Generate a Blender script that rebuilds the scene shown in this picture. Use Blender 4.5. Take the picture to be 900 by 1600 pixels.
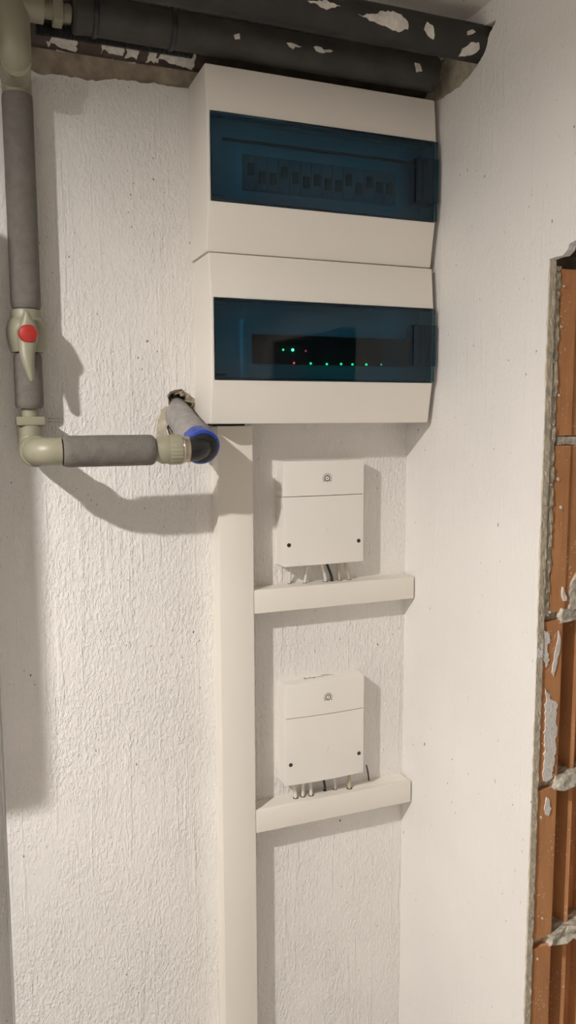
import bpy, bmesh, math, random
from mathutils import Vector, Matrix, noise as mnoise
from mathutils.geometry import tessellate_polygon

for o in list(bpy.data.objects): bpy.data.objects.remove(o)
scene = bpy.context.scene
COL = scene.collection
random.seed(4)

# ------------------------------------------------------------------ camera, world, exposure
# camera at the origin; +Y runs to the back wall, +X along it, Z up (metres)
FPX, YAW, PITCH, ROLL, D = 1255.33, .3777, .1171, -.0035, 1.2979
cy, sy, cp, sp = math.cos(YAW), math.sin(YAW), math.cos(PITCH), math.sin(PITCH)
Fv = Vector((sy*cp, cy*cp, -sp)); Rv = Vector((cy, -sy, 0)); Uv = Rv.cross(Fv)
cr, sr = math.cos(ROLL), math.sin(ROLL)
Rv, Uv = Rv*cr + Uv*sr, Uv*cr - Rv*sr
cam_d = bpy.data.cameras.new('camera'); cam = bpy.data.objects.new('camera', cam_d); COL.objects.link(cam)
cam_d.sensor_fit = 'VERTICAL'; cam_d.sensor_height = 32.0; cam_d.lens = FPX/1600*32.0
cam_d.clip_start = .01
cam.matrix_world = Matrix(((Rv.x, Uv.x, -Fv.x, 0), (Rv.y, Uv.y, -Fv.y, 0), (Rv.z, Uv.z, -Fv.z, 0), (0, 0, 0, 1)))
scene.camera = cam
world = bpy.data.worlds.new('world'); scene.world = world; world.use_nodes = True
world.node_tree.nodes['Background'].inputs[0].default_value = (.5, .48, .45, 1)
world.node_tree.nodes['Background'].inputs[1].default_value = .05
vs = scene.view_settings
vs.view_transform = 'Standard'; vs.look = 'None'; vs.gamma = 1.0; vs.use_curve_mapping = False
vs.exposure = 0.0
LAMP_POS = Vector((-.70, .37, .598)); LAMP_STRENGTH = 6850.0
LAMP_COLOR = (1.0, .955, .915)

def ray(u, v): return Fv + Rv*((u-450)/FPX) - Uv*((v-800)/FPX)
def P(u, v, d=0.0):                      # pixel -> point at distance d in front of the back wall
    r = ray(u, v); return r*((D-d)/r.y)
def PX(u, v, X): r = ray(u, v); return r*(X/r.x)
def PZ(u, v, Z): r = ray(u, v); return r*(Z/r.z)

# ------------------------------------------------------------------ materials
def new_mat(name):
    m = bpy.data.materials.new(name); m.use_nodes = True
    nt = m.node_tree; return m, nt, nt.nodes['Principled BSDF']
def nn(nt, t, **kw):
    n = nt.nodes.new(t)
    for k, v in kw.items(): setattr(n, k, v)
    return n
def noise_node(nt, scale=(1, 1, 1), s=10.0, detail=4.0, rough=.55):
    tc = nn(nt, 'ShaderNodeTexCoord'); mp = nn(nt, 'ShaderNodeMapping')
    mp.inputs['Scale'].default_value = scale
    nt.links.new(tc.outputs['Object'], mp.inputs['Vector'])
    n = nn(nt, 'ShaderNodeTexNoise'); n.inputs['Scale'].default_value = s
    n.inputs['Detail'].default_value = detail; n.inputs['Roughness'].default_value = rough
    nt.links.new(mp.outputs['Vector'], n.inputs['Vector']); return n
def ramp(nt, src, a, b, ca=(0, 0, 0, 1), cb=(1, 1, 1, 1)):
    r = nn(nt, 'ShaderNodeValToRGB')
    r.color_ramp.elements[0].position = a; r.color_ramp.elements[0].color = ca
    r.color_ramp.elements[1].position = b; r.color_ramp.elements[1].color = cb
    nt.links.new(src, r.inputs['Fac']); return r.outputs['Color']
def mixc(nt, fac, a, b):
    m = nn(nt, 'ShaderNodeMix', data_type='RGBA')
    for sock, val in ((m.inputs['Factor'], fac), (m.inputs['A'], a), (m.inputs['B'], b)):
        if hasattr(val, 'links'): nt.links.new(val, sock)
        elif isinstance(val, tuple): sock.default_value = (*val[:3], 1)
        else: sock.default_value = val
    return m.outputs['Result']
def math2(nt, op, a, b):
    m = nn(nt, 'ShaderNodeMath', operation=op)
    for i, val in enumerate((a, b)):
        if hasattr(val, 'links'): nt.links.new(val, m.inputs[i])
        else: m.inputs[i].default_value = val
    return m.outputs[0]
def bump(nt, b, height, strength, dist):
    n = nn(nt, 'ShaderNodeBump'); n.inputs['Strength'].default_value = strength
    n.inputs['Distance'].default_value = dist
    nt.links.new(height, n.inputs['Height']); nt.links.new(n.outputs['Normal'], b.inputs['Normal'])

def plain(name, col, rough=.45, var=.06, vs_=30.0, bmp=0.0, bs=200.0, bscale=(1, 1, 1), metallic=0.0, spec=.5):
    m, nt, b = new_mat(name)
    n = noise_node(nt, s=vs_)
    lo = tuple(c*(1-var) for c in col); hi = tuple(min(1, c*(1+var)) for c in col)
    nt.links.new(ramp(nt, n.outputs['Fac'], .3, .7, (*lo, 1), (*hi, 1)), b.inputs['Base Color'])
    b.inputs['Roughness'].default_value = rough; b.inputs['Metallic'].default_value = metallic
    b.inputs['Specular IOR Level'].default_value = spec
    if bmp:
        n2 = noise_node(nt, bscale, bs, 5.0, .6); bump(nt, b, n2.outputs['Fac'], bmp, .002)
    return m

def plaster(name, col, streak, grain, fine, specks, rough=.75):
    m, nt, b = new_mat(name)
    big = noise_node(nt, s=3.0)
    c0 = ramp(nt, big.outputs['Fac'], .3, .7, (*[c*.95 for c in col], 1), (*[min(1, c*1.03) for c in col], 1))
    # dark pin holes, gathered in loose clusters
    sp_ = noise_node(nt, (1.3, 1.3, .8), 150.0, 1.0, .4)
    cl = noise_node(nt, s=7.0, detail=2.0)
    hole = math2(nt, 'MULTIPLY', ramp(nt, sp_.outputs['Fac'], .755-.02*specks, .785-.02*specks), ramp(nt, cl.outputs['Fac'], .42, .62))
    nt.links.new(mixc(nt, hole, c0, (.16, .13, .10)), b.inputs['Base Color'])
    b.inputs['Roughness'].default_value = rough; b.inputs['Specular IOR Level'].default_value = .3
    msk = noise_node(nt, (1, 1, .6), 9.0, 2.0); mk = ramp(nt, msk.outputs['Fac'], .32, .62, (.35, .35, .35, 1), (1, 1, 1, 1))
    n1 = noise_node(nt, (1, 1, .045), 85.0, 4.0, .6)
    n2 = noise_node(nt, (1, 1, .5), 250.0, 2.0, .6)
    n3 = noise_node(nt, s=60.0, detail=2.0)
    h = math2(nt, 'ADD', math2(nt, 'MULTIPLY', ramp(nt, n1.outputs['Fac'], .56, .67), streak), math2(nt, 'MULTIPLY', math2(nt, 'MULTIPLY', ramp(nt, n2.outputs['Fac'], .40, .78), mk), grain))
    h = math2(nt, 'ADD', h, math2(nt, 'MULTIPLY', n3.outputs['Fac'], fine))
    h = math2(nt, 'SUBTRACT', h, math2(nt, 'MULTIPLY', hole, .8))
    bump(nt, b, h, .75, .0023)
    return m

M = {}
M['plaster'] = plaster('white_rough_plaster', (.80, .775, .74), .42, .95, .60, .6)
M['plaster_smooth'] = plaster('white_brushed_plaster', (.80, .775, .74), .20, .30, .35, -.8)
M['ceiling'] = plaster('ceiling_paint', (.74, .70, .64), .1, .2, .2, 0)
M['floor'] = plain('concrete_floor', (.42, .395, .365), .8, .15, 12, .4, 60)
M['mortar'] = plain('brown_mortar', (.36, .30, .225), .95, .28, 40, .9, 90)
M['mortar_grey'] = plain('grey_mortar', (.60, .555, .465), .95, .35, 120, 1.0, 160)
M['render'] = plain('sandy_render', (.58, .515, .40), .95, .22, 70, .9, 220)
M['residue'] = plain('white_plaster_residue', (.84, .80, .75), .9, .12, 150, .8, 260)
M['paint'] = plain('flaked_white_paint', (.64, .605, .55), .7, .2, 90, .5, 200)
M['plastic'] = plain('off_white_plastic', (.80, .758, .690), .42, .012, 8)
M['trunk'] = plain('white_trunking_plastic', (.77, .725, .65), .48, .015, 6)
M['ctrl'] = plain('white_controller_plastic', (.80, .765, .715), .5, .012, 9, .05, 900)
M['ppr'] = plain('pale_green_beige_plastic', (.285, .268, .192), .42, .04, 20)
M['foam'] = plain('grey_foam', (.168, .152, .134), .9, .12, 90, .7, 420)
M['foam_lit'] = plain('lit_grey_foam', (.33, .31, .295), .9, .14, 60, .6, 320)  # grey foam again, with a lit tone put into its colour
M['pipe_dark'] = plain('dark_grey_pipe_foam', (.040, .036, .031), .66, .3, 25, .2, 90)
M['pipe_black'] = plain('black_pipe_paint', (.020, .0175, .0155), .55, .4, 22, .3, 70)
M['pipe_brown'] = plain('brown_old_pipe_paint', (.075, .056, .045), .7, .4, 30, .5, 90)
M['black'] = plain('black_plastic', (.017, .017, .018), .38, .1, 30)
M['black_matte'] = plain('black_matte', (.012, .012, .012), .8, .1, 30)
M['blue'] = plain('blue_plastic', (.022, .065, .40), .35, .1, 60)
M['red'] = plain('red_plastic', (.38, .020, .013), .38, .05, 60)
M['brass'] = plain('nickel_brass', (.52, .45, .36), .35, .1, 40, metallic=.8)
M['screw'] = plain('dark_screw', (.07, .065, .06), .4, .1, 80, metallic=.6)
M['ink'] = plain('black_ink', (.03, .028, .026), .6, .1, 50)
M['pencil'] = plain('pencil_grey', (.17, .15, .135), .8, .1, 50)
M['cable_w'] = plain('white_cable', (.70, .665, .60), .45, .02, 20)
M['cable_b'] = plain('beige_cable', (.50, .435, .32), .5, .03, 20)
M['inner'] = plain('pale_inner_cover', (.62, .63, .62), .5, .02, 20)
M['breaker'] = plain('grey_breaker', (.33, .34, .36), .5, .05, 20)
M['toggle'] = plain('dark_toggle', (.10, .105, .11), .5, .05, 20)
M['blocker'] = plain('grey_blocker_plastic', (.20, .20, .205), .5, .05, 10)
M['enamel'] = plain('white_enamel', (.78, .77, .75), .3, .02, 5)

def brick_mat():
    m, nt, b = new_mat('fired_clay')
    n = noise_node(nt, (1, 1, .35), 22.0, 4.0, .6)
    c = ramp(nt, n.outputs['Fac'], .28, .72, (.50, .225, .092, 1), (.70, .335, .142, 1))
    s = noise_node(nt, s=230.0, detail=1.0); k = noise_node(nt, s=14.0, detail=2.0)
    f = math2(nt, 'MULTIPLY', ramp(nt, s.outputs['Fac'], .66, .69), ramp(nt, k.outputs['Fac'], .44, .62))
    nt.links.new(mixc(nt, f, c, (.70, .63, .54)), b.inputs['Base Color'])
    b.inputs['Roughness'].default_value = .85
    n2 = noise_node(nt, (1, 1, .05), 260.0, 3.0); bump(nt, b, n2.outputs['Fac'], .35, .0015)
    return m
M['brick'] = brick_mat()

def tinted():
    m, nt, b = new_mat('tinted_blue_acrylic')
    out = nt.nodes['Material Output']
    tr = nn(nt, 'ShaderNodeBsdfTransparent')
    n = noise_node(nt, s=4.0)
    nt.links.new(ramp(nt, n.outputs['Fac'], .3, .7, (.355, .62, .745, 1), (.37, .64, .765, 1)), tr.inputs['Color'])
    gl = nn(nt, 'ShaderNodeBsdfGlossy'); gl.inputs['Roughness'].default_value = .06
    fr = nn(nt, 'ShaderNodeFresnel'); fr.inputs['IOR'].default_value = 1.46
    mx = nn(nt, 'ShaderNodeMixShader')
    nt.links.new(fr.outputs[0], mx.inputs[0]); nt.links.new(tr.outputs[0], mx.inputs[1]); nt.links.new(gl.outputs[0], mx.inputs[2])
    nt.links.new(mx.outputs[0], out.inputs['Surface'])
    return m
M['tint'] = tinted()
def emit(name, col, strength):
    m, nt, b = new_mat(name)
    b.inputs['Base Color'].default_value = (*col, 1)
    b.inputs['Emission Color'].default_value = (*col, 1); b.inputs['Emission Strength'].default_value = strength
    return m
M['led_green'] = emit('green_led', (.03, .9, .22), 3.5)
M['led_bright'] = emit('bright_green_led', (.12, 1.0, .38), 14.0)
M['led_dim'] = emit('dim_green_led', (.03, .5, .2), 2.0)
M['led_red'] = emit('red_led', (1.0, .03, .02), 8.0)
M['led_reddim'] = emit('dim_red_led', (.8, .03, .03), 2.6)

# ------------------------------------------------------------------ mesh helpers
def link(name, me, mat, parent=None):
    o = bpy.data.objects.new(name, me); COL.objects.link(o)
    if mat is not None and not me.materials: me.materials.append(M[mat] if isinstance(mat, str) else mat)
    if parent is not None: o.parent = parent
    return o
def tag(o, label=None, cat=None, group=None, kind=None):
    if label: o['label'] = label
    if cat: o['category'] = cat
    if group: o['group'] = group
    if kind: o['kind'] = kind
    return o
def thing(name, label, cat, group=None, loc=(0, 0, 0)):
    o = bpy.data.objects.new(name, None); COL.objects.link(o); o.empty_display_size = .05
    return tag(o, label, cat, group)
def from_bm(name, bm, mat, parent=None, smooth=False, angle=None, recalc=True):
    if recalc: bmesh.ops.recalc_face_normals(bm, faces=bm.faces[:])
    me = bpy.data.meshes.new(name); bm.to_mesh(me); bm.free()
    if smooth:
        for p in me.polygons: p.use_smooth = True
        if angle is not None:
            try: me.set_sharp_from_angle(angle=math.radians(angle))
            except Exception: pass
    return link(name, me, mat, parent)
def add_box(bm, lo, hi):
    v = [bm.verts.new((x, y, z)) for x in (lo[0], hi[0]) for y in (lo[1], hi[1]) for z in (lo[2], hi[2])]
    for f in ((0, 1, 3, 2), (4, 6, 7, 5), (0, 4, 5, 1), (2, 3, 7, 6), (0, 2, 6, 4), (1, 5, 7, 3)):
        bm.faces.new([v[i] for i in f])
    return v
def bevel_all(bm, w, seg=2):
    bmesh.ops.bevel(bm, geom=bm.edges[:], offset=w, offset_type='OFFSET', segments=seg, profile=.6, affect='EDGES', clamp_overlap=True)
def box(name, lo, hi, mat, parent=None, bevel=0.0, seg=2):
    bm = bmesh.new(); add_box(bm, lo, hi)
    if bevel: bmesh.ops.recalc_face_normals(bm, faces=bm.faces[:]); bevel_all(bm, bevel, seg)
    return from_bm(name, bm, mat, parent, smooth=bool(bevel), angle=35)
def add_prism(bm, loops, fn, t0, t1):
    """loops: outer + holes, 2-D; fn(a,b,t)->xyz; capped prism"""
    flat = [p for l in loops for p in l]
    tris = tessellate_polygon([[Vector((a, b, 0)) for a, b in l] for l in loops])
    A = [bm.verts.new(fn(a, b, t0)) for a, b in flat]; B = [bm.verts.new(fn(a, b, t1)) for a, b in flat]
    for t in tris:
        for V in (A, B):
            try: bm.faces.new([V[i] for i in t])
            except ValueError: pass
    k = 0
    for l in loops:
        n = len(l)
        for i in range(n):
            j = (i+1) % n
            try: bm.faces.new((A[k+i], A[k+j], B[k+j], B[k+i]))
            except ValueError: pass
        k += n
def prism(name, loops, fn, t0, t1, mat, parent=None, bevel=0.0):
    bm = bmesh.new(); add_prism(bm, loops, fn, t0, t1)
    return from_bm(name, bm, mat, parent)
FXZ = lambda a, b, t: (a, t, b)       # polygon in X,Z, thickness along Y
FYZ = lambda a, b, t: (t, a, b)       # polygon in Y,Z, thickness along X
FXY = lambda a, b, t: (a, b, t)
def rag(pts, step, amp, seed=0, closed=False):
    rng = random.Random(seed); out = []
    n = len(pts); rngi = range(n if closed else n-1)
    for i in rngi:
        a, b = pts[i], pts[(i+1) % n]; L = math.hypot(b[0]-a[0], b[1]-a[1]); k = max(1, int(L/step))
        for j in range(k):
            t = j/k; ax, bz = a[0]+(b[0]-a[0])*t, a[1]+(b[1]-a[1])*t
            s = amp*(rng.random()-.5)*2 if (j or i or closed) else 0
            nx, nz = -(b[1]-a[1])/max(L, 1e-6), (b[0]-a[0])/max(L, 1e-6)
            out.append((ax+nx*s+(nz*s*.3), bz+nz*s))
    if not closed: out.append(pts[-1])
    return out
def frames(pts):
    pts = [Vector(p) for p in pts]; T = []
    for i in range(len(pts)):
        a = pts[max(0, i-1)]; b = pts[min(len(pts)-1, i+1)]; T.append((b-a).normalized())
    up = Vector((0, 0, 1)) if abs(T[0].z) < .9 else Vector((1, 0, 0))
    N = (up - T[0]*up.dot(T[0])).normalized(); out = []
    for i, t in enumerate(T):
        if i: N = (N - t*N.dot(t)).normalized()
        out.append((pts[i], t, N, t.cross(N)))
    return out
def add_tube(bm, pts, radii, seg=20, cap=True, rfn=None):
    if not isinstance(radii, (list, tuple)): radii = [radii]*len(pts)
    rings = []
    for i, (p, t, n, b) in enumerate(frames(pts)):
        ring = []
        for k in range(seg):
            a = 2*math.pi*k/seg; r = radii[i]*(rfn(i, k, a) if rfn else 1)
            ring.append(bm.verts.new(p + n*(r*math.cos(a)) + b*(r*math.sin(a))))
        rings.append(ring)
    for i in range(len(rings)-1):
        for k in range(seg):
            j = (k+1) % seg; bm.faces.new((rings[i][k], rings[i][j], rings[i+1][j], rings[i+1][k]))
    if cap: bm.faces.new(rings[0][::-1]); bm.faces.new(rings[-1])
    return rings
def tube(name, pts, radii, mat, parent=None, seg=20, rfn=None, angle=40):
    bm = bmesh.new(); add_tube(bm, pts, radii, seg, True, rfn)
    return from_bm(name, bm, mat, parent, smooth=True, angle=angle)
def lathe(name, p0, p1, prof, mat, parent=None, seg=32, rfn=None, angle=40):
    """prof: (fraction along p0->p1, radius)"""
    p0, p1 = Vector(p0), Vector(p1); t = (p1-p0).normalized(); L = (p1-p0).length
    up = Vector((0, 0, 1)) if abs(t.z) < .9 else Vector((1, 0, 0))
    n = (up - t*up.dot(t)).normalized(); b = t.cross(n); bm = bmesh.new(); rings = []
    for i, (s, r) in enumerate(prof):
        rings.append([bm.verts.new(p0 + t*(L*s) + n*(r*(rfn(i, k) if rfn else 1)*math.cos(2*math.pi*k/seg)) + b*(r*(rfn(i, k) if rfn else 1)*math.sin(2*math.pi*k/seg))) for k in range(seg)])
    for i in range(len(rings)-1):
        for k in range(seg):
            j = (k+1) % seg; bm.faces.new((rings[i][k], rings[i][j], rings[i+1][j], rings[i+1][k]))
    bm.faces.new(rings[0][::-1]); bm.faces.new(rings[-1])
    return from_bm(name, bm, mat, parent, smooth=True, angle=angle)
def arc(p0, pc, p1, n=10):
    p0, pc, p1 = Vector(p0), Vector(pc), Vector(p1); out = []
    for i in range(n+1):
        a = math.pi/2*i/n       # quarter ellipse, tangent to both legs
        out.append(pc + (p0-pc)*(1-math.sin(a)) + (p1-pc)*(1-math.cos(a)))
    return out
def elbow(name, p0, pc, p1, r, mat, parent, collar=.0, seg=28):
    """p0 -> corner pc -> p1 with straight ends and a rounded bend"""
    p0, pc, p1 = Vector(p0), Vector(pc), Vector(p1)
    br = min((p0-pc).length, (p1-pc).length, r*1.15)
    a = pc + (p0-pc).normalized()*br; b = pc + (p1-pc).normalized()*br
    pts = [p0] + arc(a, pc, b, 12) + [p1]
    return tube(name, pts, r, mat, parent, seg)
def lump(name, lo, hi, mat, parent, amp=.006, freq=60, seed=0, cuts=4):
    bm = bmesh.new(); add_box(bm, lo, hi); bmesh.ops.subdivide_edges(bm, edges=bm.edges[:], cuts=cuts, use_grid_fill=True)
    off = Vector((seed*3.1, seed*1.7, seed*.9))
    for v in bm.verts:
        q = v.co*freq + off
        v.co += Vector((mnoise.noise(q), mnoise.noise(q+Vector((9, 0, 0))), mnoise.noise(q+Vector((0, 9, 0)))))*amp
    return from_bm(name, bm, mat, parent)

ZF, ZC = -1.60, .612          # floor and ceiling heights
XW = .7504                    # face of the right wall
YJ = .9196                    # jamb of the opening in the right wall

# ------------------------------------------------------------------ setting
def struct(o): o['kind'] = 'structure'; return o
struct(box('floor', (-1.5, -1.3, ZF-.1), (2.3, 1.62, ZF), 'floor'))
struct(box('ceiling', (-1.5, -1.3, ZC), (2.3, 1.62, ZC+.1), 'ceiling'))
struct(box('wall_left', (-1.6, -1.3, ZF), (-1.5, 1.62, ZC), 'plaster_smooth'))
struct(box('wall_rear', (-1.6, -1.4, ZF), (2.3, -1.3, ZC), 'plaster_smooth'))
struct(box('wall_recess', (-1.5, 1.52, ZF), (.029, 1.62, ZC), 'plaster'))
struct(box('wall_beyond', (2.3, -1.3, ZF), (2.4, 1.62, ZC), 'plaster_smooth'))

# back wall: brown masonry core with a broken hole, plaster coat with a torn upper edge
hole_px = [(262, 619), (266, 613), (274, 609), (285, 607), (291, 611), (296, 617), (305, 624), (307, 650), (303, 671), (290, 682), (276, 684), (266, 682), (261, 668), (266, 652), (269, 641), (264, 631)]
hole = [(P(u, v).x, P(u, v).z) for u, v in hole_px]
hc = (sum(a for a, b in hole)/len(hole), sum(b for a, b in hole)/len(hole))
hole_in = [(hc[0]+(a-hc[0])*.86, hc[1]+(b-hc[1])*.86) for a, b in rag(hole, .007, .003, 5, True)]
core = prism('wall_back', [[(.03, ZF), (1.0, ZF), (1.0, ZC), (.03, ZC)], hole_in], FXZ, D+.005, D+.11, 'mortar'); struct(core)
box('core_backing', (.03, D+.11, ZF), (1.0, 1.62, ZC), 'mortar', core)
top_px = [(-40, 112), (46, 108), (60, 116), (90, 117), (118, 121), (150, 127), (180, 124), (205, 127), (240, 130), (262, 134), (292, 138), (330, 146), (640, 190)]
tp = [(P(u, v).x, P(u, v).z) for u, v in top_px]
tp[0] = (.03, tp[0][1]); tp.append((.765, tp[-1][1]))
edge = rag(tp, .006, .0016, 3)
front = [(.03, ZF), (.765, ZF)] + edge[::-1]
prism('plaster_coat', [front, rag(hole, .006, .0018, 6, True)], FXZ, D, D+.006, 'plaster', core)
box('return_plaster', (.0292, D+.0003, ZF), (.034, 1.53, ZC), 'plaster', core)
# exposed mortar beside the hole, rubble inside it
def flake(name, px, mat, parent, d0=0.0, d1=.0009, seed=0, amp=.0012, step=.004):
    pts = [(P(u, v).x, P(u, v).z) for u, v in px]
    return prism(name, [rag(pts, step, amp, seed, True)], FXZ, D-d1, D-d0+.002, mat, parent)
flake('mortar_scar', [(262, 634), (268, 642), (262, 656), (258, 668), (262, 684), (252, 686), (243, 684), (246, 660), (252, 640)], 'render', core, seed=8)
flake('mortar_scar', [(262, 684), (272, 684), (270, 689), (258, 690)], 'residue', core, seed=9)
for i, (u, v, s) in enumerate(((280, 609, .008), (290, 611, .008), (299, 621, .010), (304, 636, .007))):
    q = P(u, v, -.012); lump('rubble_stone', (q.x-s, q.y-s, q.z-s*.8), (q.x+s, q.y+s*1.3, q.z+s*.8), 'mortar', core, .007, 130, i+2, 4)
# faint pencil note next to the pipe clip
bm = bmesh.new(); rng = random.Random(12)
for row, (u0, u1, v) in enumerate(((75, 100, 654.5), (76, 97, 660))):
    u = u0
    while u < u1:
        w = rng.uniform(.8, 2.2); hgt = rng.uniform(.5, 2.4); sl = rng.uniform(-1.2, 1.2)
        if rng.random() < .8:
            a, b = P(u, v-hgt, .0006), P(u+w, v+sl, .0006); dirv = (b-a).normalized(); nrm = Vector((-dirv.z, 0, dirv.x))*.00035
            bm.faces.new([bm.verts.new(q) for q in (a-nrm, b-nrm, b+nrm, a+nrm)])
        u += w+rng.uniform(.3, 1.2)
from_bm('pencil_note', bm, 'pencil', core)

# right wall: plaster skin with the pipe notch above and the broken opening towards the viewer
notch = [(PX(u, v, XW).y, PX(u, v, XW).z) for u, v in ((684, 157), (700, 148), (720, 134), (735, 116), (748, 98), (757, 80), (762, 62), (768, 46), (775, 31))]
jamb = rag([(YJ-.0007, .2136), (YJ+.0006, .12), (YJ-.0004, -.03), (YJ+.0005, -.20), (YJ-.001, -.33), (YJ, -.55), (YJ+.001, -.80), (YJ, ZF)], .008, .0011, 11)
lint = rag([(-.15, .229), (.872, .229), (.879, .226), (.8835, .2195), (.893, .2145), (YJ-.0007, .2136)], .012, .0012, 12)
outl = [(D, ZF), (D, .535)] + rag(notch, .004, .0015, 13) + [(1.10, .586), (D, .592), (D, ZC), (-1.3, ZC), (-1.3, ZF), (-.15, ZF)] + lint[:-1] + jamb
rw = prism('wall_right', [outl], FYZ, XW, XW+.012, 'plaster_smooth'); struct(rw)
box('wall_core', (.774, 1.10, ZF), (1.0, D+.005, ZC), 'mortar', rw)
box('wall_core', (.774, -1.3, ZF), (1.0, -.15, ZC), 'mortar', rw)
box('lintel', (.7625, -.15, .262), (1.0, 1.10, ZC), 'mortar', rw)
lump('mortar_fill', (.764, 1.03, .50), (.80, 1.31, .61), 'render', rw, .004, 70, 3, 8)
# second coat behind the skin, split from it by a crack, on the upper part only
c2 = rag([(YJ+.0012, .206), (YJ+.002, .15), (YJ+.0006, .06), (YJ+.0015, -.05), (YJ+.0005, -.16), (YJ+.002, -.288)], .006, .0016, 15)
bm = bmesh.new()
NX = 5
prev = None
for i, (y, z) in enumerate(c2):
    w0 = .7652 + .0012*mnoise.noise(Vector((z*60, 1, 0))); w1 = .7735 + .0016*mnoise.noise(Vector((z*90, 5, 0)))
    row = [bm.verts.new((w0, 1.0, z))] + [bm.verts.new((w0+(w1-w0)*k/NX, y+.0012*mnoise.noise(Vector((k*2.3, z*140, 3)))+(.0012 if k in (0, NX) else 0), z)) for k in range(NX+1)] + [bm.verts.new((w1, 1.0, z))]
    if prev:
        for k in range(len(row)-1): bm.faces.new((prev[k], prev[k+1], row[k+1], row[k]))
    prev = row
from_bm('render_coat', bm, 'render', rw)
# edge of the outer skin, rough and sandy where it was cut
bm = bmesh.new(); prev = None
for i, (y, z) in enumerate(rag([(YJ, .212), (YJ, -.345), (YJ, -1.5)], .005, .0002, 16)):
    w1 = .7607 + .0012*mnoise.noise(Vector((z*80, 2, 0)))
    row = [bm.verts.new((XW+.0006+(w1-XW)*k/4, y-.0018+.0011*mnoise.noise(Vector((k*1.9, z*170, 7))), z)) for k in range(5)]
    row = [bm.verts.new((XW+.0006, y+.004, z))] + row + [bm.verts.new((w1, y+.02, z))]
    if prev:
        for k in range(len(row)-1): bm.faces.new((prev[k], prev[k+1], row[k+1], row[k]))
    prev = row
from_bm('cut_plaster_edge', bm, 'render', rw)

# hollow clay blocks of the jamb, cut open
def block(x0, z0, z1, deep):
    if deep:
        pl = [(x0, YJ+.001), (.7975, YJ+.001), (.7985, YJ+.034), (.815, YJ+.040), (.829, YJ+.036), (.832, YJ+.014), (.838, YJ+.012), (.842, YJ+.040), (.872, YJ+.040), (.876, YJ+.012), (.884, YJ+.010), (.888, YJ+.05), (.93, YJ+.05), (.935, YJ+.01), (1.0, YJ+.01), (1.0, 1.10), (x0, 1.10)]
    else:
        pl = [(x0, YJ+.003), (.801, YJ+.002), (.8025, YJ+.0045), (.846, YJ+.006), (.850, YJ+.03), (.888, YJ+.05), (.93, YJ+.05), (.935, YJ+.01), (1.0, YJ+.01), (1.0, 1.10), (x0, 1.10)]
    return prism('brick', [pl], FXY, z0, z1, 'brick', rw)
for x0, z0, z1, dp in ((.7745, -.027, .203, 0), (.7745, -.283, -.041, 0), (.7630, -.539, -.296, 1), (.7630, -.792, -.553, 1), (.7630, -1.048, -.806, 1), (.7630, -1.30, -1.06, 1), (.7630, ZF, -1.31, 1)):
    block(x0, z0, z1, dp)
for i, z in enumerate((-.034, -.2895, -.546, -.799, -1.054)):
    lump('mortar_joint', (.792 if i else .778, YJ+(.004 if i == 0 else -.003), z-(.006 if i == 0 else .009)), (1.0, 1.0, z+(.006 if i == 0 else .011)), 'mortar_grey', rw, .0075 if i else .003, 105, i+4, 12)
    lump('mortar_bed', (.762, YJ+.012, z-.007), (.80, 1.0, z+.007), 'mortar_grey', rw, .003, 120, i+14, 4)
# plaster left sticking on the blocks
def on_jamb(name, px, mat, y=YJ+.0016, t=.0022, seed=0, amp=.0016, step=.004):
    pts = []
    for u, v in px: r = ray(u, v); q = r*(y/r.y); pts.append((q.x, q.z))
    prism(name, [rag(pts, step, amp, seed, True)], FXZ, y-t, y+.004, mat, rw)
on_jamb('plaster_chip', [(872, 985), (875, 1000), (874, 1012), (868, 1040), (864, 1056), (861, 1050), (866, 1020), (870, 1000)], 'residue', seed=1, amp=.0006)
on_jamb('plaster_chip', [(878, 917), (882, 927), (885, 933), (884, 938), (880, 939), (877, 930)], 'residue', seed=2, amp=.0005)
on_jamb('plaster_chip', [(905, 888), (894, 905), (889, 925), (888, 948), (884, 962), (905, 962)], 'mortar_grey', y=YJ+.004, t=.004, seed=3)
on_jamb('plaster_chip', [(852, 1075), (860, 1090), (869, 1100), (868, 1140), (866, 1180), (862, 1212), (852, 1222), (848, 1215), (850, 1140)], 'residue', seed=4, amp=.0022)
on_jamb('plaster_chip', [(848, 985), (856, 990), (857, 1003), (852, 1015), (858, 1030), (852, 1042), (847, 1030)], 'residue', seed=5, amp=.002)
on_jamb('plaster_chip', [(852, 1246), (858, 1250), (860, 1262), (855, 1275), (850, 1268)], 'residue', seed=6, amp=.002)
on_jamb('plaster_chip', [(889, 992), (894, 1005), (893, 1040), (889, 1030), (887, 1005)], 'paint', y=YJ+.03, t=.003, seed=7, amp=.0006)
rng = random.Random(33)
for i in range(26):
    v = rng.uniform(430, 1580); xl = 872-(v-400)*.04; u = rng.uniform(xl-4, min(898, xl+22)); s = rng.uniform(.9, 2.2)
    on_jamb('plaster_speck', [(u-s, v), (u, v-s*1.3), (u+s, v+.4), (u+.3, v+s*1.5)], 'residue', y=YJ+.0026, t=.0022, seed=i, amp=.0002)

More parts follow.
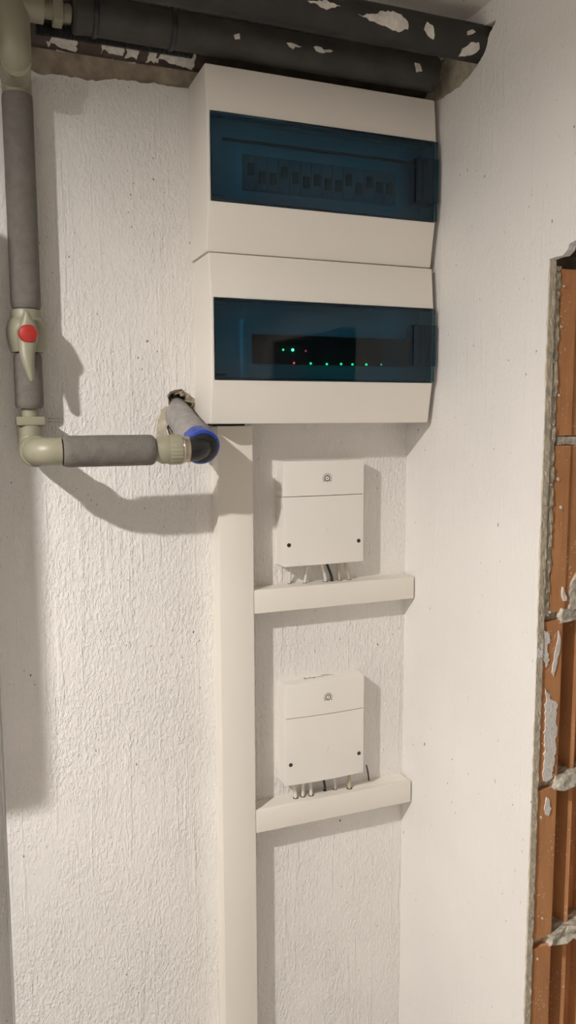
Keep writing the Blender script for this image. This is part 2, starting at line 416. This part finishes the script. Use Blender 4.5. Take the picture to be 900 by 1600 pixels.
# ------------------------------------------------------------------ ceiling light (out of frame)
cl = thing('ceiling_light', 'small round white LED light on the ceiling', 'ceiling light')
lathe('housing', LAMP_POS+Vector((0, 0, .014)), LAMP_POS+Vector((0, 0, -.002)), ((0, .062), (.7, .062), (1, .052)), 'enamel', cl)
lip = bmesh.new(); LR = .0265; ls = 48
lv = [[lip.verts.new(LAMP_POS+Vector((r*math.cos(2*math.pi*k/ls), r*math.sin(2*math.pi*k/ls), z))) for k in range(ls)] for r, z in ((LR, -.0015), (LR, -.0075), (.050, -.0075), (.051, -.0015))]
for i in range(4):
    for k in range(ls): lip.faces.new((lv[i][k], lv[i][(k+1) % ls], lv[(i+1) % 4][(k+1) % ls], lv[(i+1) % 4][k]))
from_bm('rim', lip, 'enamel', cl)
m, nt, b = new_mat('lit_diffuser'); b.inputs['Emission Color'].default_value = (*LAMP_COLOR, 1); b.inputs['Emission Strength'].default_value = LAMP_STRENGTH
M['lit'] = m
lathe('diffuser', LAMP_POS+Vector((0, 0, -.002)), LAMP_POS+Vector((0, 0, -.005)), ((0, .025), (1, .025)), 'lit', cl, seg=40)

# boiler box added out of frame to cast the soft shadow on the pipe corner
bo = thing('shade_box', 'white boxy heater shape added unseen to shade the pipe corner', 'shade box')
box('casing', (-.62, .985, -.235), (-.155, 1.519, .370), 'enamel', bo, .03, 3)
for x in (-.50, -.28): tube('shade_box_pipe', [(x, 1.3, -.232), (x, 1.3, -.35), (x, 1.50, -.36), (x, 1.522, -.36)], .011, 'brass', bo, 14)
box('shade_box_panel', (-.52, .978, -.16), (-.26, .986, -.09), 'black', bo)

# drain pipe added out of frame to shade the pier's side face
ds = thing('blocker_pipe', 'grey drain pipe added unseen to shade the side of the pier', 'pipe')
lathe('blocker_shaft', (-.080, 1.285, ZF), (-.080, 1.285, ZC), ((0, .062), (1, .062)), 'blocker', ds)
lathe('coupling', (-.080, 1.285, -1.05), (-.080, 1.285, -.95), ((0, .063), (.1, .066), (.9, .066), (1, .063)), 'blocker', ds)

# ------------------------------------------------------------------ distribution boards
XL, XR = .3494, .7400
def enclosure(name, label, zt, z1, z2, zb, dT, dM, dB, dx=0):
    t = thing(name, label, 'electrical panel', 'distribution boards')
    xl, xr = XL+dx, XR
    Y = lambda d: D-d
    FZ = lambda a, b_, x: (x, D-a, b_)
    bm = bmesh.new()
    add_prism(bm, [[(0, zb), (dB, zb), (dM, z2-.001), (dM, z1+.001), (dT, zt), (0, zt)]], FZ, xl, xr)
    bmesh.ops.recalc_face_normals(bm, faces=bm.faces[:]); bmesh.ops.dissolve_limit(bm, angle_limit=.01, verts=bm.verts[:], edges=bm.edges[:])
    bmesh.ops.bevel(bm, geom=[e for e in bm.edges if min(v.co.y for v in e.verts) < D-.05], offset=.0024, segments=3, profile=.6, affect='EDGES', clamp_overlap=True)
    hs = from_bm('housing', bm, 'plastic', t)
    bm = bmesh.new(); add_box(bm, (xl+.0042, Y(.2), z2), (xr-.0018, Y(.050), z1))
    ct = from_bm('cutter', bm, 'plastic')
    md = hs.modifiers.new('pocket', 'BOOLEAN'); md.object = ct; md.operation = 'DIFFERENCE'; md.solver = 'EXACT'
    bpy.context.view_layer.update()
    me = bpy.data.meshes.new_from_object(hs.evaluated_get(bpy.context.evaluated_depsgraph_get()))
    hs.modifiers.clear(); hs.data = me; bpy.data.objects.remove(ct)
    for p in me.polygons: p.use_smooth = True
    me.set_sharp_from_angle(angle=math.radians(28))
    # inner cover behind the door
    box('inner_cover', (xl+.0044, Y(.058), z2+.0002), (xr-.002, Y(.0502), z1-.0002), 'inner', t)
    # tinted door with hinge lugs and latch
    dr = box('door', (xl+.004, Y(dM+.0035), z2+.0012), (xr+.0015, Y(dM-.0025), z1-.0012), 'tint', t, .0018, 2); dr['label'] = 'dark blue see-through door'
    bm = bmesh.new()
    for za, zb_ in ((z2+.0010, z2+.0045), (z1-.0045, z1-.0010)): add_box(bm, (xl+.006, Y(dM-.003), za), (xr-.004, Y(dM-.014), zb_))
    add_box(bm, (xl+.0045, Y(dM-.003), z2+.0046), (xl+.0075, Y(dM-.014), z1-.0046))
    from_bm('door_rim', bm, 'tint', dr)
    zc, zh = (z1+z2)/2, (z1-z2)*.275
    bm = bmesh.new(); add_box(bm, (xr-.040, Y(dM+.0065), zc-zh), (xr-.028, Y(dM+.0036), zc+zh)); add_box(bm, (xr-.0275, Y(dM+.0050), zc-zh), (xr+.003, Y(dM+.0036), zc+zh))
    add_box(bm, (xr-.040, Y(dM-.003), zc-zh), (xr-.0035, Y(dM-.02), zc+zh))
    bevel_all(bm, .0006, 1)
    la = from_bm('latch', bm, 'tint', dr)
    for zz in (z1-.010, z2+.008):
        box('hinge_lug', (xl+.005, Y(dM+.0042), zz-.0012), (xl+.022, Y(dM+.0034), zz+.0012), 'tint', dr)
    return t
up = enclosure('distribution_board', 'upper off-white distribution board with dark blue door right under the ceiling pipes', .5175, .4498, .3210, .2500, .0943, .1017, .0895, dx=-.001)
lo = enclosure('distribution_board', 'lower off-white distribution board with blue door and glowing green lights inside', .2480, .1813, .0574, -.0097, .0943, .1017, .0895, dx=.001)
# upper board: raised cover step, window and a row of breakers with dark toggles
box('cover_step', (.384, D-.066, .424), (.722, D-.058, .4262), 'toggle', up)
box('window_frame', (.417, D-.0600, .353), (.688, D-.058, .407), 'breaker', up)
rng = random.Random(3)
for k in range(14):
    x = .420+k*.0188
    br = box('breaker', (x, D-.0625, .355), (x+.0176, D-.0600, .405), 'breaker', up)
    s = rng.choice((.0, .006, .011)); box('toggle', (x+.004, D-.068, .376-s), (x+.0136, D-.0625, .393-s), 'toggle', br)
# lower board: black module strip with indicator lamps
mod = box('module_strip', (.4302, D-.0655, .0862), (.7200, D-.058, .1325), 'black_matte', lo, .0006, 1); mod['label'] = 'black front of the wiring module'
def led(u, v, mat, r=.0017):
    q = P(u, v, .0665); bm = bmesh.new(); bmesh.ops.create_uvsphere(bm, u_segments=12, v_segments=8, radius=r, matrix=Matrix.Translation(q))
    from_bm('indicator_lamp', bm, mat, mod, smooth=True)
led(442.5, 546.6, 'led_green'); led(457.4, 546.8, 'led_bright', .0021); led(477.7, 548.3, 'led_reddim')
led(459.4, 567.2, 'led_red', .0017)
for u, v in ((485.5, 568), (510.7, 569), (533, 568.8), (550.8, 569.4), (572.4, 569.6)): led(u, v, 'led_green', .0019)
led(595.6, 569.6, 'led_dim', .0016)

# ------------------------------------------------------------------ cable trunking
XT, WT, DT = .3771, .060, .0387
def trunk(name, label, lo_, hi_, axis):
    t = thing(name, label, 'cable trunking', 'white cable trunking runs')
    bm = bmesh.new(); add_box(bm, (lo_[0]+.0008, D-DT+.006, lo_[1]+.0008), (hi_[0]-.0008, D, hi_[1]-.0008))
    from_bm('base_channel', bm, 'trunk', t)
    l = box('lid', (lo_[0], D-DT, lo_[1]), (hi_[0], D-DT+.009, hi_[1]), 'trunk', t, .0012, 2)
    return t
trunk('cable_trunking', 'white vertical cable trunking running down the wall below the boards', (XT, ZF), (XT+WT, -.0135), 'z')
box('gap_shade', (XT-.006, D-.034, -.0128), (XT+WT-.012, D-.004, -.0100), 'black_matte', lo)  # black block filling the gap, standing in for its shade
Z1t, Z1b, Z2t, Z2b, XE = -.2900, -.3306, -.6822, -.7232, .7474
tr1 = trunk('cable_trunking', 'white horizontal cable trunking under the upper control box', (XT+WT+.0006, Z1b), (XE, Z1t), 'x')
tr2 = trunk('cable_trunking', 'white horizontal cable trunking under the lower control box', (XT+WT+.0006, Z2b), (XE, Z2t), 'x')

# ------------------------------------------------------------------ control boxes
def arcplate(bm, x0, x1, z0, z1, yb, bulge, n=14, chx=.004, flat=.0):
    """plate with a slightly bowed front; front at yb - bulge*profile"""
    xs = [x0+(x1-x0)*i/n for i in range(n+1)]; xm = (x0+x1)/2; h = (x1-x0)/2
    loop = [(x, yb-bulge*(1-((x-xm)/h)**2)) for x in xs] + [(x1, D), (x0, D)]
    add_prism(bm, [loop], FXY, z0, z1)
def controller(name, label, x0, x1, z0, z1, dep, shift=0.0, tall_label=False):
    t = thing(name, label, 'control box', 'heating control boxes')
    zs = z1-(z1-z0)*.335; yf = D-dep
    def shell(nm, za, zb):
        bm = bmesh.new(); arcplate(bm, x0, x1, za, zb, yf, .0035)
        bmesh.ops.recalc_face_normals(bm, faces=bm.faces[:])
        es = [e for e in bm.edges if all(v.co.y < D-.001 for v in e.verts) and (abs(e.verts[0].co.z-e.verts[1].co.z) > .01) and (min(e.verts[0].co.x-x0, x1-e.verts[0].co.x) < 1e-5)]
        zl = z1 if nm == 'upper_cover' else z0
        es += [e for e in bm.edges if all(abs(v.co.z-zl) < 1e-5 for v in e.verts) and all(v.co.y < D-.001 for v in e.verts)]
        bmesh.ops.bevel(bm, geom=es, offset=.0028, segments=3, profile=.6, affect='EDGES', clamp_overlap=True)
        return from_bm(nm, bm, 'ctrl', t, smooth=True, angle=30)
    shell('upper_cover', zs+.0006, z1); shell('lower_cover', z0, zs-.0006)
    box('back_plate', (x0+.001, yf+.006, z0+.002), (x1-.001, D-.0005, z1-.002), 'ctrl', t)
    xm = (x0+x1)/2; h = (x1-x0)/2
    fy = lambda x: yf-.0035*(1-((x-xm)/h)**2)
    # printed dial: ring, ticks, pointer
    dx, dz = xm+.004, z1-(z1-z0)*.170
    bm = bmesh.new(); n = 28
    def flat(pts): bm.faces.new([bm.verts.new((x, fy(x)-.00025, z)) for x, z in pts])
    for k in range(n):
        a, b_ = 2*math.pi*k/n, 2*math.pi*(k+1)/n
        flat([(dx+r*math.cos(q), dz+r*math.sin(q)) for r, q in ((.0039, a), (.0055, a), (.0055, b_), (.0039, b_))])
    for k in range(12):
        a = math.radians(-35+k*250/11); r = .0078; s = .0009 if k not in (0, 11) else .0012
        flat([(dx+r*math.cos(a)+s*math.cos(q), dz+r*math.sin(a)+s*math.sin(q)) for q in (0, 1.05, 2.1, 3.14, 4.19, 5.24)])
    flat([(dx+x, dz+z) for x, z in ((-.0016, -.0018), (-.0008, -.0023), (.0016, .0016), (.0008, .0021))])
    di = from_bm('dial', bm, 'ink', t); di['label'] = 'printed dial ring with dots'
    # raised triangle
    tx, tz = xm+.0035, z0+(z1-z0)*.315; bm = bmesh.new(); tri = [(tx-.0045, tz-.004), (tx+.0045, tz-.004), (tx+.001, tz+.0055)]
    cxx, czz = tx+.0003, tz-.001
    inn = [(cxx+(a-cxx)*.72, czz+(b_-czz)*.72) for a, b_ in tri]
    add_prism(bm, [tri, inn], FXZ, fy(tx)-.0007, fy(tx)+.001); from_bm('triangle_mark', bm, 'ctrl', t)
    for sx, sz in ((x0+.0095, z0+(z1-z0)*.205), (x1-.0095, z0+(z1-z0)*.205)):
        sc = lathe('screw', (sx, fy(sx)+.002, sz), (sx, fy(sx)-.0003, sz), ((0, .0036), (1, .0036)), 'screw', t, 18)
        box('screw_slot', (sx-.0026, fy(sx)-.0005, sz-.0005), (sx+.0026, fy(sx)-.0002, sz+.0005), 'ink', sc)
    if tall_label:
        bm = bmesh.new(); rng = random.Random(6); x = x0+.044
        while x < x0+.100:
            w = rng.uniform(.0012, .004); y0 = D-rng.uniform(.012, .0165); y1 = y0-rng.uniform(.002, .0045)
            if x > x0+.062: y1 = y0-.0018
            bm.faces.new([bm.verts.new(q) for q in ((x, y0, z1+.0003), (x+w, y0, z1+.0003), (x+w, y1, z1+.0003), (x, y1, z1+.0003))]); x += w+rng.uniform(.0004, .0016)
        for xa, xb, ya in ((.080, .094, .0085), (.044, .048, .011)):
            bm.faces.new([bm.verts.new(q) for q in ((x0+xa, D-ya, z1+.0003), (x0+xb, D-ya, z1+.0003), (x0+xb, D-ya-.0016, z1+.0003), (x0+xa, D-ya-.0016, z1+.0003))])
        from_bm('printed_label', bm, 'ink', t)
    return t
controller('heating_control_box', 'upper white control box with printed dial, close below the distribution boards', .4925, .6440, -.2540, -.0735, .036)
controller('heating_control_box', 'lower white control box with dark print along its top edge', .4945, .6475, -.6480, -.4635, .036, tall_label=True)

# ------------------------------------------------------------------ cables between boxes and trunking
def cable(pt, pb, zt, zc, mat, r, label, group, dtop=.020):
    a = P(*pt, dtop); a.z = zc+.004
    b = PZ(*pb, zt)
    b.y = min(max(b.y, D-.031), D-.004); 
    pts = []
    for i in range(13):
        s = i/12; e = s*s*(3-2*s); q = Vector((a.x+(b.x-a.x)*e, a.y+(b.y-a.y)*s, a.z+(b.z-a.z)*s)); pts.append(q)
    pts.append(Vector((b.x, b.y, b.z-.002)))
    o = tube('cable', pts, r, mat, None, 12); tag(o, label, 'cable', group)
    return b
def knockout(trk, b, r):
    lathe('hole_shade', (b.x, b.y, b.z-.0012), (b.x, b.y, b.z-.0003), ((0, r), (1, r)), 'black_matte', trk, 14)  # flat black disc; the dark inside the hole is put into its colour
g1, g2 = 'cables under the upper control box', 'cables under the lower control box'
for pt, pb, mt, r, lb in (
    ((454.5, 887), (452.4, 911), 'cable_w', .0022, 'white cable under the upper control box, next to the vertical trunking'),
    ((481.5, 887), (476.4, 910), 'cable_w', .0026, 'second white cable from the vertical trunking, under the upper control box'),
    ((502.5, 884), (508.5, 908), 'cable_w', .0030, 'white cable beside the black one under the upper control box'),
    ((510.6, 882), (518.5, 907), 'black', .0024, 'black cable under the upper control box'),
    ((528, 881), (530.4, 906), 'cable_b', .0026, 'beige cable under the upper control box, between black and another beige cable'),
    ((538.5, 880), (545.4, 905), 'cable_b', .0028, 'beige cable under the upper control box, nearest the right side wall')):
    b = cable(pt, pb, Z1t, -.254, mt, r, lb, g1); knockout(tr1, b, r*1.5)
for pt, pb, mt, r, lb in (
    ((457.5, 1227), (462, 1246), 'cable_w', .0030, 'white cable under the lower control box, next to the vertical trunking'),
    ((473.4, 1225), (473.4, 1243.6), 'cable_w', .0030, 'second white cable from the vertical trunking, under the lower control box'),
    ((484.5, 1223), (486, 1242), 'cable_w', .0030, 'third white cable from the vertical trunking, under the lower control box'),
    ((505, 1219), (507.6, 1234.6), 'black', .0022, 'short black cable leaving the lower control box underside'),
    ((521, 1216), (523.5, 1232.5), 'cable_w', .0024, 'thin white cable right after the black one under the lower control box'),
    ((545.4, 1211), (546, 1231), 'cable_b', .0034, 'thick beige cable in a ragged hole under the lower control box')):
    b = cable(pt, pb, Z2t, -.648, mt, r, lb, g2); knockout(tr2, b, r*1.6)
a, b = P(572.4, 1195.6, .006), P(576.6, 1214.5, .005); b.z = Z2t-.001
o = tube('cable', [a, a.lerp(b, .35)+Vector((.0008, 0, 0)), a.lerp(b, .7)+Vector((.0004, 0, 0)), b], .0013, 'black', None, 10); tag(o, 'thin black wire beside the lower control box against the wall', 'cable', g2)

# ------------------------------------------------------------------ pale plastic water pipe with grey foam sleeves
wp = thing('water_pipe', 'pale plastic water pipe with grey foam sleeves and a red-capped valve', 'water pipe')
DV, DH, DU = .027, .140, .085
XV = .0885
def at(v, d=DV, u=36): q = P(u, v, d); return q.z
zA, zB = at(146, DV, 23), at(483, DV, 40)
Vp = lambda z, d=DV, x=XV: Vector((x, D-d, z))
# upper elbows
zu = P(24, 95, DU).z
xu = P(24, 70, DU).x
lathe('elbow', Vp(zA-.012), Vp(zu-.004), ((0, .0205), (1, .0205)), 'ppr', wp)
elbow('elbow', Vp(zu-.02), Vp(zu), Vector((xu, D-DU, zu)), .0200, 'ppr', wp)
elbow('elbow', Vector((xu, D-DV-.01, zu)), Vector((xu, D-DU, zu)), Vector((xu, D-DU, ZC-.002)), .0205, 'ppr', wp)
zt_ = .556
lathe('tee_branch', (xu, D-DU, zt_), (xu+.038, D-DU+.001, zt_), ((0, .018), (1, .018)), 'ppr', wp)
lathe('branch_pipe', (xu+.036, D-DU, zt_), (xu+.075, D-DU+.002, zt_), ((0, .011), (1, .011)), 'ppr', wp)
box('branch_nut', (xu+.050, D-DU-.014, zt_-.016), (xu+.064, D-DU+.014, zt_+.010), 'ppr', wp, .002)
# pipe core and sleeves
lathe('pipe_core', Vp(zA), Vp(P(51, 690, DV).z), ((0, .0125), (1, .0125)), 'ppr', wp)
wob = lambda s: (lambda i, k, a: 1+.012*mnoise.noise(Vector((i*.9+s, math.cos(a)*1.5, math.sin(a)*1.5))))
def sleeve(p0, p1, r, mat='foam', s=0.0, n=14, lean=0.0):
    p0, p1 = Vector(p0), Vector(p1); L = (p1-p0).length
    ts = [0, .003/L, .010/L] + [i/n for i in range(1, n)] + [1-.010/L, 1-.003/L, 1]; ts = sorted(ts)
    pts = [p0.lerp(p1, t) for t in ts]; rad = [r*(.90 if t in (0, 1) else (.975 if (t < .004/L or t > 1-.004/L) else 1)) for t in ts]
    return tube('foam_sleeve', pts, rad, mat, wp, 28, wob(s))
sleeve(Vp(zA), Vp(zB, DV, XV+.0005), .0215, s=1)
zC_, zD_ = P(42, 553, DV).z, P(47, 638, DV).z
sleeve(Vp(zC_), Vp(zD_), .0205, s=5)
# ball valve
zv0, zv1 = P(40, 484, DV).z, P(42, 551, DV).z
zvm = P(43, 523, DV).z
vb = lathe('valve_body', Vp(zv0), Vp(zv1), ((0, .019), (.02, .0215), (.20, .0215), (.22, .0225), (.30, .0265), (.45, .0290), (.62, .0290), (.80, .0270), (.98, .0240), (1, .0235)), 'ppr', wp, 36)
yh = D-DV-.040                       # handle plane
lathe('valve_stem', (XV, D-DV, zvm), (XV, yh+.004, zvm), ((0, .0165), (1, .0150)), 'ppr', vb)
Lo = [(285, 182), (272, 220), (258, 270), (235, 330), (213, 400), (204, 480), (212, 590), (222, 680), (238, 760), (268, 850), (300, 930), (328, 995), (352, 1028)]
Ro = [(303, 176), (338, 212), (366, 258), (402, 320), (438, 400), (455, 480), (428, 590), (412, 680), (403, 760), (400, 850), (402, 930), (405, 1000), (388, 1036)]
rows = []
for (ua, va), (ub, vb_) in zip(Lo, Ro):
    dd = DV+.042
    a_ = P(ua/7.5, 460+va/7.5, dd); b_ = P(ub/7.5, 460+vb_/7.5, dd); rows.append((a_, b_))
bm = bmesh.new(); rings = []; NS = 16
for i, (a_, b_) in enumerate(rows):
    c = (a_+b_)/2; hw = (b_-a_).length/2; th = min(.0075, hw*.9+.0015); ax = (b_-a_).normalized()
    lift = -.004*math.sin(math.pi*max(0, i-6)/9.0)
    rings.append([bm.verts.new(c + ax*(hw*math.cos(2*math.pi*k/NS)) + Vector((0, 1, 0))*(-(th+.002)*max(0, math.sin(2*math.pi*k/NS))**.8*(1 if math.sin(2*math.pi*k/NS) > 0 else 0) + th*.6*max(0, -math.sin(2*math.pi*k/NS)) + lift)) for k in range(NS)])
for i in range(len(rings)-1):
    for k in range(NS): bm.faces.new((rings[i][k], rings[i][(k+1) % NS], rings[i+1][(k+1) % NS], rings[i+1][k]))
bm.faces.new(rings[0][::-1]); bm.faces.new(rings[-1])
bmesh.ops.subdivide_edges(bm, edges=bm.edges[:], cuts=1, use_grid_fill=True, smooth=.6)
hd = from_bm('valve_handle', bm, 'ppr', vb, smooth=True)
rc = P(44, 521.3, DV+.051)
lathe('red_cap', rc+Vector((0, .006, 0)), rc+Vector((0, -.0035, 0)), ((0, .0132), (.55, .0132), (.8, .0118), (.95, .007), (1, .0025)), 'red', vb, 36)
# lower elbow pair, then the horizontal run
zl = P(52, 704, DV).z
zl = (zl + P(60, 704, DH).z)/2
lathe('elbow_socket', Vp(P(51, 664, DV).z), Vp(zl+.008), ((0, .0165), (.05, .0185), (1, .0185)), 'ppr', wp)
elbow('elbow', Vp(zl+.02), Vp(zl), Vp(zl, DH-.02), .0190, 'ppr', wp)
lathe('elbow_collar', Vp(zl, DH-.040), Vp(zl, DH-.024), ((0, .0212), (.2, .0222), (.8, .0222), (1, .0212)), 'ppr', wp)
Hp = lambda x, d=DH, z=zl: Vector((x, D-d, z))
xs0, xs1, xs2 = P(98, 705, DH).x, P(240, 705, DH).x, P(297, 705, DH).x
elbow('elbow', Vp(zl, DH-.035), Vp(zl, DH), Hp(xs0-.002), .0192, 'ppr', wp)
lathe('pipe_core', Hp(xs0-.004), Hp(xs1+.004), ((0, .0125), (1, .0125)), 'ppr', wp)
sleeve(Hp(xs0), Hp(xs1), .0222, s=9)
xa_ = xs1-.002
lathe('threaded_adapter', Hp(xa_), Hp(P(264, 705, DH).x), ((0, .0165), (.3, .0170), (.55, .0205), (1, .0205)), 'ppr', wp)
ad = lathe('adapter_grip', Hp(P(263, 705, DH).x), Hp(P(283, 705, DH).x), ((0, .0212), (.06, .0218), (.94, .0218), (1, .0206)), 'ppr', wp, 96, rfn=lambda i, k: 1.0 if k % 4 < 2 else .965)
lathe('brass_ring', Hp(P(282.5, 705, DH).x), Hp(P(294, 705, DH).x), ((0, .0200), (.1, .0208), (.35, .0208), (.4, .0190), (1, .0190)), 'brass', wp)
# black compression elbow turning into the wall, blue nut, foam pipe through the hole
xe_ = P(318, 694, DH).x
hz = Vector((hc[0]-.001, D+.03, P(284, 640, 0).z))
pc = Hp(xe_)
dirw = (hz-pc).normalized()
be = elbow('black_elbow', Hp(P(293.5, 705, DH).x), pc, pc+dirw*.034, .0185, 'black', wp); be['label'] = 'black compression elbow'
for k in (-1, 1):
    tube('moulded_rib', [Hp(P(296, 705, DH).x)+Vector((0, -.0186, .0005)), pc+Vector((-.012, -.0186, .0005)), pc+Vector((.004, -.0172, .0008))], .0007, 'black', be, 8) if k > 0 else None
lathe('black_collar', pc+dirw*.000, pc+dirw*.012, ((0, .0190), (.2, .0228), (1, .0228)), 'black', wp, 36)
bn = lathe('blue_nut', pc+dirw*.006, pc+dirw*.036, ((0, .0250), (.06, .0272), (.30, .0272), (.34, .0258), (1, .0240)), 'blue', wp, 72, rfn=lambda i, k: 1.0 if (i < 3 or k % 6) else 1.03); bn['label'] = 'blue compression nut'
p0, p1 = pc+dirw*.034, hz+dirw*.03
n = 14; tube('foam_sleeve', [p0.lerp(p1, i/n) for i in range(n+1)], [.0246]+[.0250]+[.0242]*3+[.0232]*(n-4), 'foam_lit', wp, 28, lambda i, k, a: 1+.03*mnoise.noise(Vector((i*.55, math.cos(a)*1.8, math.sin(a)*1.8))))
# wall clip holding the vertical pipe
pcz0, pcz1 = P(52, 651, DV).z, P(52, 665, DV).z
pk = thing('pipe_clip', 'pale plastic pipe clip gripping the pipe above its lower elbow', 'pipe clip')
box('clip_body', (XV-.0208, D-DV-.0185, pcz1), (XV+.0208, D-.0125, pcz0), 'ppr', pk, .003, 3)
box('clip_foot', (XV-.0150, D-.0125, pcz1+.002), (XV+.0150, D+.0005, pcz0-.002), 'ppr', pk, .0012)

# ------------------------------------------------------------------ pipes under the ceiling
def long_pipe(name, label, pts, r, mat, seed=0):
    t = thing(name, label, 'pipe', 'pipes under the ceiling'); a, b = Vector(pts[0]), Vector(pts[-1]); n = 40
    pp = [a.lerp(b, i/n) for i in range(n+1)]
    tube('pipe_body', pp, r, mat, t, 32, lambda i, k, q: 1+.02*mnoise.noise(Vector((i*.4+seed, math.cos(q)*1.2, math.sin(q)*1.2))))
    return t, a, b, r
def hit(pipe, u, v):
    _, a, b, r = pipe; d = (b-a).normalized(); o = Vector((0, 0, 0)); w = ray(u, v).normalized()
    oc = o-a; A_ = w-d*w.dot(d); B_ = oc-d*oc.dot(d)
    qa, qb, qc = A_.dot(A_), 2*A_.dot(B_), B_.dot(B_)-r*r; disc = qb*qb-4*qa*qc
    if disc < 0: t = -qb/(2*qa)
    else: t = (-qb-math.sqrt(disc))/(2*qa)
    return o+w*t
def paint_patch(pipe, px, seed, amp=.0028, mat='paint'):
    """flake of paint lying on the pipe skin; outline given as it shows in the photo"""
    t, a, b, r = pipe; d = (b-a).normalized(); up_ = Vector((0, 0, 1)); up_ = (up_-d*up_.dot(d)).normalized(); side = d.cross(up_)
    pts = []
    for u, v in px:
        q = hit(pipe, u, v)-a; s = q.dot(d); pts.append((s, math.atan2(q.dot(side), q.dot(up_))*r))
    pts = rag(pts, .004, amp, seed, True)
    fn = lambda s, w, h: a + d*s + (up_*math.cos(w/r)+side*math.sin(w/r))*(r*1.012+h)
    prism('paint_flake', [pts], fn, .0, .0013, mat, t)
YA = 1.2
pA = long_pipe('insulated_pipe', 'dark grey insulated pipe with black straps just above the distribution board', [(xu+.078, 1.212, .5590), (.732, YA-.002, .5535)], .0262, 'pipe_dark')
pB = long_pipe('steel_pipe', 'black pipe with flaked white paint entering the right side wall', [(-.4, 1.101, .565), (.80, 1.100, .564)], .0260, 'pipe_black', 5)
pC = long_pipe('old_pipe', 'dark brown pipe with paint flakes tight along the wall and ceiling corner', [(.036, D-.006, .5710), (.80, D-.006, .5710)], .0300, 'pipe_brown', 9)
# collars / straps on the insulated pipe
for u, v in ((150, 45), (272, 60)):
    q = hit(pA, u, v); s = (q-pA[1]).dot((pA[2]-pA[1]).normalized()); c = pA[1]+(pA[2]-pA[1]).normalized()*s; dd = (pA[2]-pA[1]).normalized()
    lathe('strap', c-dd*.0035, c+dd*.0035, ((0, .0272), (.15, .0284), (.85, .0284), (1, .0272)), 'black', pA[0], 32)
lathe('sleeve_end', pA[1]-Vector((.001, 0, 0)), pA[1]+Vector((.012, 0, 0)), ((0, .024), (.2, .0278), (1, .0272)), 'pipe_dark', pA[0], 32)
# corrugated conduit behind it
cd = []; n = 150; c0, c1 = Vector((.117, D-.0470, .5480)), Vector((.343, D-.0470, .5500))
tc_ = tube('corrugated_conduit', [c0.lerp(c1, i/n) for i in range(n+1)], [.0098 if (i//1) % 2 else .0084 for i in range(n+1)], 'black', None, 16, angle=80)
tag(tc_, 'thin black corrugated conduit tucked behind the insulated pipe', 'conduit')
# flaked paint
paint_patch(pB, [(560, 24), (585, 22), (605, 18), (622, 22), (634, 30), (637, 46), (622, 49), (605, 42), (585, 34)], 1, .0016)
paint_patch(pB, [(667, 34), (675, 41), (679, 55), (677, 62), (668, 56), (662, 46)], 2, .0010)
paint_patch(pB, [(717, 87), (722, 76), (735, 67), (747, 66), (749, 77), (738, 85)], 3, .0010)
paint_patch(pB, [(730, 50), (738, 47), (742, 50), (736, 54), (729, 55)], 4, .0008)
paint_patch(pB, [(480, 1), (498, 0), (515, 3), (530, 8), (515, 14), (495, 9)], 5, .0022)
paint_patch(pA, [(647, 98), (655, 100), (659, 111), (650, 113)], 6, .0006)
paint_patch(pA, [(490, 74), (498, 73), (505, 78), (520, 80), (505, 82), (494, 80)], 7, .0014)
paint_patch(pA, [(448, 68), (455, 66), (462, 71), (470, 72), (458, 76), (452, 74)], 8, .0014)
paint_patch(pA, [(365, 55), (373, 53), (375, 62), (368, 61)], 9, .0012)
paint_patch(pC, [(72, 63), (82, 66), (98, 74), (118, 80), (120, 84), (104, 82), (88, 76), (76, 72)], 10, .0016)
paint_patch(pC, [(146, 88), (158, 83), (163, 75), (170, 82), (186, 84), (193, 86), (176, 90), (172, 97), (160, 97)], 11, .0014)
paint_patch(pC, [(195, 90), (206, 87), (214, 92), (212, 97), (198, 97)], 12, .0012)
paint_patch(pC, [(228, 97), (236, 93), (242, 98), (234, 104)], 13, .0010)
paint_patch(pC, [(238, 90), (252, 90), (264, 97), (282, 102), (300, 108), (302, 114), (280, 111), (260, 106), (246, 98)], 14, .0016)
